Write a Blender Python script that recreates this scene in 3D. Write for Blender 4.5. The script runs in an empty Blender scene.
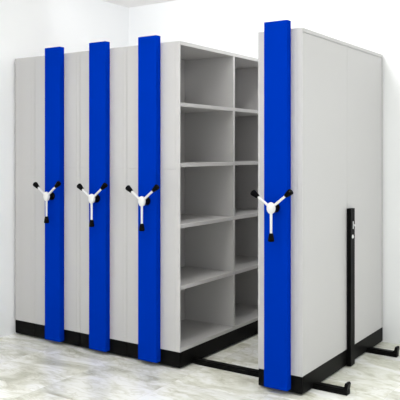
import bpy, bmesh, math
from mathutils import Vector, Matrix

sc = bpy.context.scene
col = sc.collection

# ------------------------------------------------------------------ materials
def new_mat(name):
    m = bpy.data.materials.new(name)
    m.use_nodes = True
    nt = m.node_tree
    return m, nt, nt.nodes['Principled BSDF']

def plain(name, rgb, rough=0.5, metal=0.0, spec=0.5, bump=0.0, bump_scale=400.0, vary=0.0):
    m, nt, b = new_mat(name)
    b.inputs['Base Color'].default_value = (*rgb, 1)
    b.inputs['Roughness'].default_value = rough
    b.inputs['Metallic'].default_value = metal
    b.inputs['Specular IOR Level'].default_value = spec
    tc = nt.nodes.new('ShaderNodeTexCoord')
    n = nt.nodes.new('ShaderNodeTexNoise')
    n.inputs['Scale'].default_value = bump_scale
    n.inputs['Detail'].default_value = 3
    nt.links.new(tc.outputs['Object'], n.inputs['Vector'])
    if bump:
        bp = nt.nodes.new('ShaderNodeBump')
        bp.inputs['Strength'].default_value = bump
        bp.inputs['Distance'].default_value = 0.002
        nt.links.new(n.outputs['Fac'], bp.inputs['Height'])
        nt.links.new(bp.outputs['Normal'], b.inputs['Normal'])
    if vary:
        n2 = nt.nodes.new('ShaderNodeTexNoise')
        n2.inputs['Scale'].default_value = 2.0
        nt.links.new(tc.outputs['Object'], n2.inputs['Vector'])
        mx = nt.nodes.new('ShaderNodeMix'); mx.data_type = 'RGBA'
        mx.inputs['A'].default_value = (*[c * (1 - vary) for c in rgb], 1)
        mx.inputs['B'].default_value = (*[min(1, c * (1 + vary)) for c in rgb], 1)
        nt.links.new(n2.outputs['Fac'], mx.inputs['Factor'])
        nt.links.new(mx.outputs['Result'], b.inputs['Base Color'])
    return m

GREY = plain('grey powder coated steel', (0.525, 0.516, 0.512), 0.5, bump=0.01, bump_scale=900, vary=0.01)
BLUE = plain('blue powder coated steel', (0.0, 0.029, 0.385), 0.6, spec=0.0, bump=0.01, bump_scale=900)
BLACK = plain('black painted steel', (0.0025, 0.0025, 0.0023), 0.5, spec=0.08, bump=0.02, bump_scale=600)
RUBBER = plain('black grip plastic', (0.0025, 0.0025, 0.0025), 0.5, spec=0.05)
WHITE = plain('white enamel', (0.74, 0.74, 0.73), 0.35)
CHROME = plain('bright nickel', (0.85, 0.85, 0.85), 0.3, metal=0.4)
WALL = plain('white wall paint', (0.886, 0.894, 0.900), 0.8, spec=0.2, bump=0.05, bump_scale=150, vary=0.008)
CEIL = plain('ceiling paint', (0.91, 0.895, 0.88), 0.9, spec=0.1, bump=0.05, bump_scale=150)

def marble():
    m, nt, b = new_mat('polished marble tiles')
    N, L = nt.nodes, nt.links
    def math_(op, a=None, bb=None, v=None):
        n = N.new('ShaderNodeMath'); n.operation = op
        if a is not None: L.new(a, n.inputs[0])
        if bb is not None: L.new(bb, n.inputs[1])
        if v is not None: n.inputs[1].default_value = v
        return n.outputs[0]
    tc = N.new('ShaderNodeTexCoord')
    mp = N.new('ShaderNodeMapping')
    mp.inputs['Scale'].default_value = (1 / .6, 1 / .6, 1)
    mp.inputs['Location'].default_value = (-.1 / .6, .2 / .6, 0)
    L.new(tc.outputs['Object'], mp.inputs['Vector'])
    fl = N.new('ShaderNodeVectorMath'); fl.operation = 'FLOOR'
    L.new(mp.outputs[0], fl.inputs[0])
    wn = N.new('ShaderNodeTexWhiteNoise'); wn.noise_dimensions = '3D'
    L.new(fl.outputs[0], wn.inputs['Vector'])
    # every tile is cut from another piece of stone
    off = N.new('ShaderNodeVectorMath'); off.operation = 'MULTIPLY_ADD'
    L.new(wn.outputs['Color'], off.inputs[0])
    off.inputs[1].default_value = (17, 13, 11)
    L.new(tc.outputs['Object'], off.inputs[2])
    st = N.new('ShaderNodeMapping')
    st.inputs['Rotation'].default_value = (0, 0, math.radians(38))
    st.inputs['Scale'].default_value = (1.0, 2.3, 1)
    L.new(off.outputs[0], st.inputs['Vector'])
    n1 = N.new('ShaderNodeTexNoise')
    n1.inputs['Scale'].default_value = 2.0; n1.inputs['Detail'].default_value = 5
    n1.inputs['Roughness'].default_value = .62; n1.inputs['Distortion'].default_value = 1.1
    L.new(st.outputs[0], n1.inputs['Vector'])
    r1 = N.new('ShaderNodeValToRGB')
    e = r1.color_ramp.elements
    e[0].position = .34; e[0].color = (.56, .555, .47, 1)
    e[1].position = .68; e[1].color = (.95, .955, .94, 1)
    x = r1.color_ramp.elements.new(.46); x.color = (.77, .77, .69, 1)
    x = r1.color_ramp.elements.new(.56); x.color = (.90, .90, .86, 1)
    L.new(n1.outputs['Fac'], r1.inputs['Fac'])
    # fine dark veins
    n2 = N.new('ShaderNodeTexNoise')
    n2.inputs['Scale'].default_value = 3.4; n2.inputs['Detail'].default_value = 4
    n2.inputs['Distortion'].default_value = 1.8
    L.new(st.outputs[0], n2.inputs['Vector'])
    d = math_('SUBTRACT', n2.outputs['Fac'], v=.5)
    d = math_('ABSOLUTE', d)
    r2 = N.new('ShaderNodeValToRGB')
    r2.color_ramp.elements[0].position = 0; r2.color_ramp.elements[0].color = (.76, .75, .69, 1)
    r2.color_ramp.elements[1].position = .05; r2.color_ramp.elements[1].color = (1, 1, 1, 1)
    L.new(d, r2.inputs['Fac'])
    mu = N.new('ShaderNodeMix'); mu.data_type = 'RGBA'; mu.blend_type = 'MULTIPLY'
    mu.inputs['Factor'].default_value = .6
    L.new(r1.outputs[0], mu.inputs['A']); L.new(r2.outputs[0], mu.inputs['B'])
    # tone of the tile
    rt = N.new('ShaderNodeMapRange')
    rt.inputs['To Min'].default_value = .90; rt.inputs['To Max'].default_value = 1.13
    L.new(wn.outputs['Value'], rt.inputs['Value'])
    hs = N.new('ShaderNodeHueSaturation')
    hs.inputs['Saturation'].default_value = 1.15
    L.new(rt.outputs[0], hs.inputs['Value']); L.new(mu.outputs['Result'], hs.inputs['Color'])
    # hairline joints
    fr = N.new('ShaderNodeVectorMath'); fr.operation = 'FRACTION'
    L.new(mp.outputs[0], fr.inputs[0])
    sp = N.new('ShaderNodeSeparateXYZ'); L.new(fr.outputs[0], sp.inputs[0])
    j = math_('MAXIMUM', math_('LESS_THAN', sp.outputs[0], v=.004), math_('LESS_THAN', sp.outputs[1], v=.004))
    gm = N.new('ShaderNodeMix'); gm.data_type = 'RGBA'
    gm.inputs['B'].default_value = (.55, .54, .50, 1)
    L.new(math_('MULTIPLY', j, v=.5), gm.inputs['Factor']); L.new(hs.outputs[0], gm.inputs['A'])
    L.new(gm.outputs['Result'], b.inputs['Base Color'])
    b.inputs['Roughness'].default_value = .22
    b.inputs['Specular IOR Level'].default_value = .45
    return m
MARBLE = marble()

# ------------------------------------------------------------------ mesh helpers
def obj(name, bm, mat, parent=None, loc=None, smooth=False):
    me = bpy.data.meshes.new(name)
    bmesh.ops.recalc_face_normals(bm, faces=bm.faces[:])
    bm.to_mesh(me); bm.free()
    me.materials.append(mat)
    if smooth:
        for p in me.polygons: p.use_smooth = True
        try: me.set_sharp_from_angle(angle=math.radians(40))
        except Exception: pass
    o = bpy.data.objects.new(name, me)
    col.objects.link(o)
    if parent: o.parent = parent
    if loc: o.location = loc
    return o

def add_box(bm, x0, x1, y0, y1, z0, z1, bev=0.0, seg=2):
    t = bmesh.new()
    bmesh.ops.create_cube(t, size=1)
    for v in t.verts:
        v.co = Vector(((x0 + x1) / 2 + v.co.x * (x1 - x0), (y0 + y1) / 2 + v.co.y * (y1 - y0), (z0 + z1) / 2 + v.co.z * (z1 - z0)))
    if bev:
        bmesh.ops.bevel(t, geom=t.edges[:], offset=bev, segments=seg, affect='EDGES', profile=.5)
    me = bpy.data.meshes.new('tmp'); t.to_mesh(me); t.free()
    bm.from_mesh(me); bpy.data.meshes.remove(me)

def box(*a, **k):
    bm = bmesh.new(); add_box(bm, *a, **k); return bm

def add_lathe(bm, prof, p, axis, n=24):
    """prof: (distance along the axis, radius) pairs, turned round the axis from point p"""
    axis = Vector(axis).normalized()
    q = axis.to_track_quat('Z', 'Y')
    rings = []
    for t, r in prof:
        if r < 1e-6:
            rings.append([bm.verts.new(Vector(p) + q @ Vector((0, 0, t)))])
        else:
            rings.append([bm.verts.new(Vector(p) + q @ Vector((r * math.cos(2 * math.pi * i / n), r * math.sin(2 * math.pi * i / n), t))) for i in range(n)])
    for a, b in zip(rings, rings[1:]):
        for i in range(n):
            k = (i + 1) % n
            if len(a) == 1 and len(b) == 1: continue
            if len(a) == 1: bm.faces.new((a[0], b[i], b[k]))
            elif len(b) == 1: bm.faces.new((a[i], a[k], b[0]))
            else: bm.faces.new((a[i], a[k], b[k], b[i]))

def lathe(prof, p, axis, n=24):
    bm = bmesh.new(); add_lathe(bm, prof, p, axis, n); return bm

def thing(name, label, cat, loc=(0, 0, 0), group=None):
    o = bpy.data.objects.new(name, None); col.objects.link(o)
    o.empty_display_size = .1
    o.location = loc; o['label'] = label; o['category'] = cat; o['kind'] = 'thing'
    if group: o['group'] = group
    return o

def struct(name, bm, mat, label, cat):
    o = obj(name, bm, mat); o['kind'] = 'structure'; o['label'] = label; o['category'] = cat
    return o

# ------------------------------------------------------------------ the room
XL, XR, YB, YF, HC = -1.62, 5.2, 1.412, -7.0, 2.83
struct('floor', box(XL - .2, XR, YF, YB + .2, -.1, 0), MARBLE, 'polished cream and grey marble tile floor', 'floor')
struct('wall_left', box(XL - .2, XL, YF, YB + .2, 0, HC), WALL, 'plain white wall at the left end of the shelving row', 'wall')
struct('wall_back', box(XL, XR, YB, YB + .2, 0, HC), WALL, 'plain white wall behind the shelving units', 'wall')
struct('ceiling', box(XL - .2, XR, YF, YB + .2, HC, HC + .1), CEIL, 'pale grey ceiling above the white corner', 'ceiling')

# ------------------------------------------------------------------ floor rails
RA, RB, RZ = (.157, .209), (1.070, 1.120), .034
def rail(y0, y1, label):
    r = thing('floor_rail', label, 'rail', (0, (y0 + y1) / 2, 0), 'floor rails under the mobile shelving')
    w = (y1 - y0) / 2
    bm = bmesh.new()
    add_box(bm, XL + .012, 1.102, -w, w, 0, RZ - .008, .002)
    add_box(bm, XL + .012, 1.102, -w + .004, w - .004, RZ - .009, RZ, .002)
    obj('track', bm, BLACK, r)
    bm = bmesh.new()                              # upturned stop, leaning a little outward
    pts = [(1.070, RZ - .002), (1.102, RZ - .002), (1.108, .064), (1.100, .073), (1.088, .070), (1.084, .052)]
    f = [bm.verts.new((x, -w + .003, z)) for x, z in pts]
    b = [bm.verts.new((x, w - .003, z)) for x, z in pts]
    bm.faces.new(f); bm.faces.new(b[::-1])
    for i in range(len(pts)):
        k = (i + 1) % len(pts); bm.faces.new((f[i], f[k], b[k], b[i]))
    obj('end_stop', bm, BLACK, r)
    return r
rail(*RA, 'black floor rail nearer the blue columns, seen crossing the aisle between shelves')
rail(*RB, 'black floor rail nearer the back wall, seen only past the free-standing unit')

# ------------------------------------------------------------------ shelving units
D, ZB, ZT, ZS = 1.40, .115, 2.18, 1.329      # depth, panel foot, top, seam height

def plinth(w, parent):
    """black base: deck, front and back skirts, side skirts notched over the rails"""
    bm = bmesh.new()
    z0, z1, t = .012, ZB, .02
    add_box(bm, .0025, w - .0025, 0, t, z0, z1, .003)
    add_box(bm, .0015, w - .0015, D - t, D, z0, z1, .002)
    add_box(bm, .0015, w - .0015, t, D - t, z1 - .012, z1)
    for x0, x1 in ((.0015, t), (w - t, w - .0015)):
        ys = [t, RA[0] - .004, RA[1] + .004, RB[0] - .004, RB[1] + .004, D - t]
        for i in range(5):
            add_box(bm, x0, x1, ys[i], ys[i + 1], (RZ if i % 2 else z0), z1 - .012)
    return obj('plinth', bm, BLACK, parent)

def fronts(w, parent):
    """upper and lower front sheets and the folded corner post on the right"""
    post = .034
    a, t = .0005, .007
    obj('front_panel', box(a, w - post - .0002, 0, t, ZS + .0005, ZT, bev=.001), GREY, parent)
    obj('front_panel', box(a, w - post - .0002, 0, t, ZB, ZS - .0005, bev=.001), GREY, parent)
    obj('corner_post', box(w - post + .0002, w - a, 0, t, ZB, ZT, bev=.001), GREY, parent)

WY, WZ = -.105, 1.113             # hub of every hand wheel
def drive(cx, parent):
    """blue wheel column and the three-armed hand wheel on it"""
    obj('wheel_column', box(cx - .0785, cx + .0785, -.05, -.0005, .030, 2.226, bev=.003), BLUE, parent)
    hub = obj('hand_wheel', lathe([(-.012, 0), (-.012, .026), (-.008, .033), (0, .035), (.007, .034), (.012, .028), (.015, .016), (.016, 0)],
                                  (cx, WY, WZ), (0, -1, 0), 32), WHITE, parent, smooth=True)
    for v in hub.data.vertices: v.co.x = cx + (v.co.x - cx) * .78       # the hub is a little oval
    hub['label'] = 'white hub with three black-tipped arms'
    obj('shaft', lathe([(0, .0), (0, .03), (.012, .03), (.014, .027), (.044, .026), (.044, 0)], (cx, -.0498, WZ), (0, -1, 0)), RUBBER, hub, smooth=True)
    for dx, dz in ((-.108, .078), (.114, .090), (0, -.174)):
        v = Vector((dx, 0, dz)); L = v.length; u = v.normalized()
        obj('spoke', lathe([(.02, 0), (.02, .008), (L - .015, .0072), (L - .015, 0)], (cx, WY, WZ), u, 14), WHITE, hub, smooth=True)
        obj('knob', lathe([(L - .026, 0), (L - .026, .0115), (L - .020, .0135), (L + .008, .0185), (L + .018, .0195), (L + .023, .017), (L + .025, .010), (L + .0255, 0)],
                          (cx, WY, WZ), u, 20), RUBBER, hub, smooth=True)

def closed_unit(x0, x1, label, wheel=True, wheel_shift=0, right_sheets=False, name='mobile_shelving_unit', group='units pushed together in the row'):
    w = x1 - x0
    u = thing(name, label, 'shelving unit', (x0, 0, 0), group)
    plinth(w, u); fronts(w, u)
    rec = .005 if right_sheets else 0
    bm = bmesh.new()
    add_box(bm, .0015, w - .0015 - rec, .008, D - .001, ZB, ZT - .001)
    obj('carcass', bm, GREY, u)
    if right_sheets:
        obj('top_cap', box(w - .0055, w, .008, D, ZT - .024, ZT, bev=.001), GREY, u)
        obj('rear_post', box(w - .0055, w, D - .022, D, ZB, ZT - .025, bev=.001), GREY, u)
        for y0, y1 in ((.0085, .6958), (.6968, D - .0235)):
            obj('side_panel', box(w - .0062, w - .003, y0, y1, ZB, ZT - .027, bev=.001), GREY, u)
    if wheel: drive(w / 2 + wheel_shift, u)
    return u

def open_unit(x0, x1, label):
    w = x1 - x0
    u = thing('mobile_shelving_unit', label, 'shelving unit', (x0, 0, 0), 'units pushed together in the row')
    plinth(w, u); fronts(w, u)
    T = .025
    obj('back_panel', box(.0015, .012, .008, D - .001, ZB, ZT), GREY, u)
    obj('end_panel', box(.0125, w - .001, D - .016, D - .001, ZB, ZT, bev=.001), GREY, u)
    obj('top_panel', box(.0125, w - .001, .0075, D - .0165, ZT - T, ZT, bev=.001), GREY, u)
    obj('bottom_panel', box(.0125, w - .001, .0075, D - .0165, ZB, ZB + T, bev=.001), GREY, u)
    ym = .694
    obj('divider', box(.0125, w - .001, ym - .011, ym + .011, ZB + T, ZT - T, bev=.001), GREY, u)
    for zt in (1.772, 1.368, .961, .552):
        for y0, y1 in ((.0075, ym - .0115), (ym + .0115, D - .0165)):
            bm = bmesh.new()
            add_box(bm, .0125, w - .002, y0, y1, zt - .025, zt, .001)
            obj('shelf', bm, GREY, u)
    drive(w / 2 - .0105, u)
    return u

closed_unit(-1.605, -1.381, 'narrow plain grey shelving unit with no wheel, against the left wall', wheel=False,
            name='shelving_unit')
closed_unit(-1.380, -.905, 'closed grey unit with blue wheel column, next to the narrow plain unit')
closed_unit(-.904, -.457, 'closed grey unit with blue wheel column, in the middle of the row of three wheels', wheel_shift=-.0105)
open_unit(-.456, 0, 'grey unit with blue wheel column and empty shelves open to the aisle')
R = closed_unit(.589, .889, 'free-standing grey unit across the aisle, with plain side panels and black locking post', right_sheets=True, group=None, wheel_shift=-.003)

# black locking post on the side of the free-standing unit
w = .300
post = obj('locking_post', box(w + .0005, w + .029, .683, .755, .006, 1.063, bev=.002), BLACK, R)
bm = bmesh.new()
add_box(bm, w + .029, w + .032, .716, .726, .925, .976, .001)
add_lathe(bm, [(0, .006), (.006, .005), (.007, .008), (.012, .008), (.0125, 0)], (w + .032, .722, .950), (1, 0, 0), 14)
obj('latch', bm, CHROME, post)
obj('keyhole_lock', lathe([(0, .0), (0, .013), (.004, .013), (.006, .010), (.006, 0)], (w + .029, .712, .874), (1, 0, 0), 20), CHROME, post)

# ------------------------------------------------------------------ light
def area(name, loc, target, sx, sy, power, rgb=(1, 1, 1)):
    l = bpy.data.lights.new(name, 'AREA'); l.shape = 'RECTANGLE'; l.size = sx; l.size_y = sy
    l.energy = power; l.color = rgb
    o = bpy.data.objects.new(name, l); col.objects.link(o)
    o.location = loc
    o.rotation_euler = (Vector(target) - Vector(loc)).to_track_quat('-Z', 'Y').to_euler()
    return o
area('left_fill', (-1.5, -4.2, 1.9), (.6, 1, 1.9), 2.0, 1.4, 27)            # added soft light from the front left; no window is built there
area('ceiling_lamp', (3.0, -.6, 2.81), (3.0, -.6, 0), .8, .8, 37, (.94, .975, 1))
area('ceiling_lamp', (.62, .85, 2.81), (.62, .85, 0), .2, .2, 7)
area('ceiling_fill', (.3, -1.6, 2.4), (.3, -1.6, 3), 1.2, 1.2, 36)  # added upward fill that brightens the ceiling, no pendant hangs here
area('upper_wall_fill', (-.25, -.03, 2.66), (-.1, .7, 2.85), 1.7, .1, 11.5, (.96, .985, 1))  # unseen strip added to lift the upper back wall and ceiling

wd = bpy.data.worlds.new('World'); sc.world = wd; wd.use_nodes = True
bg = wd.node_tree.nodes['Background']
bg.inputs['Color'].default_value = (.95, .98, 1, 1)
bg.inputs['Strength'].default_value = 1.22

# ------------------------------------------------------------------ camera
cam = bpy.data.cameras.new('Camera'); co = bpy.data.objects.new('Camera', cam); col.objects.link(co)
co.location = (2.66267, -3.71414, 1.45)
co.rotation_euler = (math.pi / 2, 0, math.radians(33.9765))
cam.sensor_width = 36; cam.lens = 690 / 400 * 36
cam.shift_y = -49 / 400
cam.clip_start = .05
sc.camera = co

vs = sc.view_settings
vs.view_transform = 'Standard'; vs.look = 'None'; vs.gamma = 1; vs.use_curve_mapping = False
vs.exposure = -0.04
sc.cycles.use_denoising = True
sc.cycles.max_bounces = 8; sc.cycles.diffuse_bounces = 6
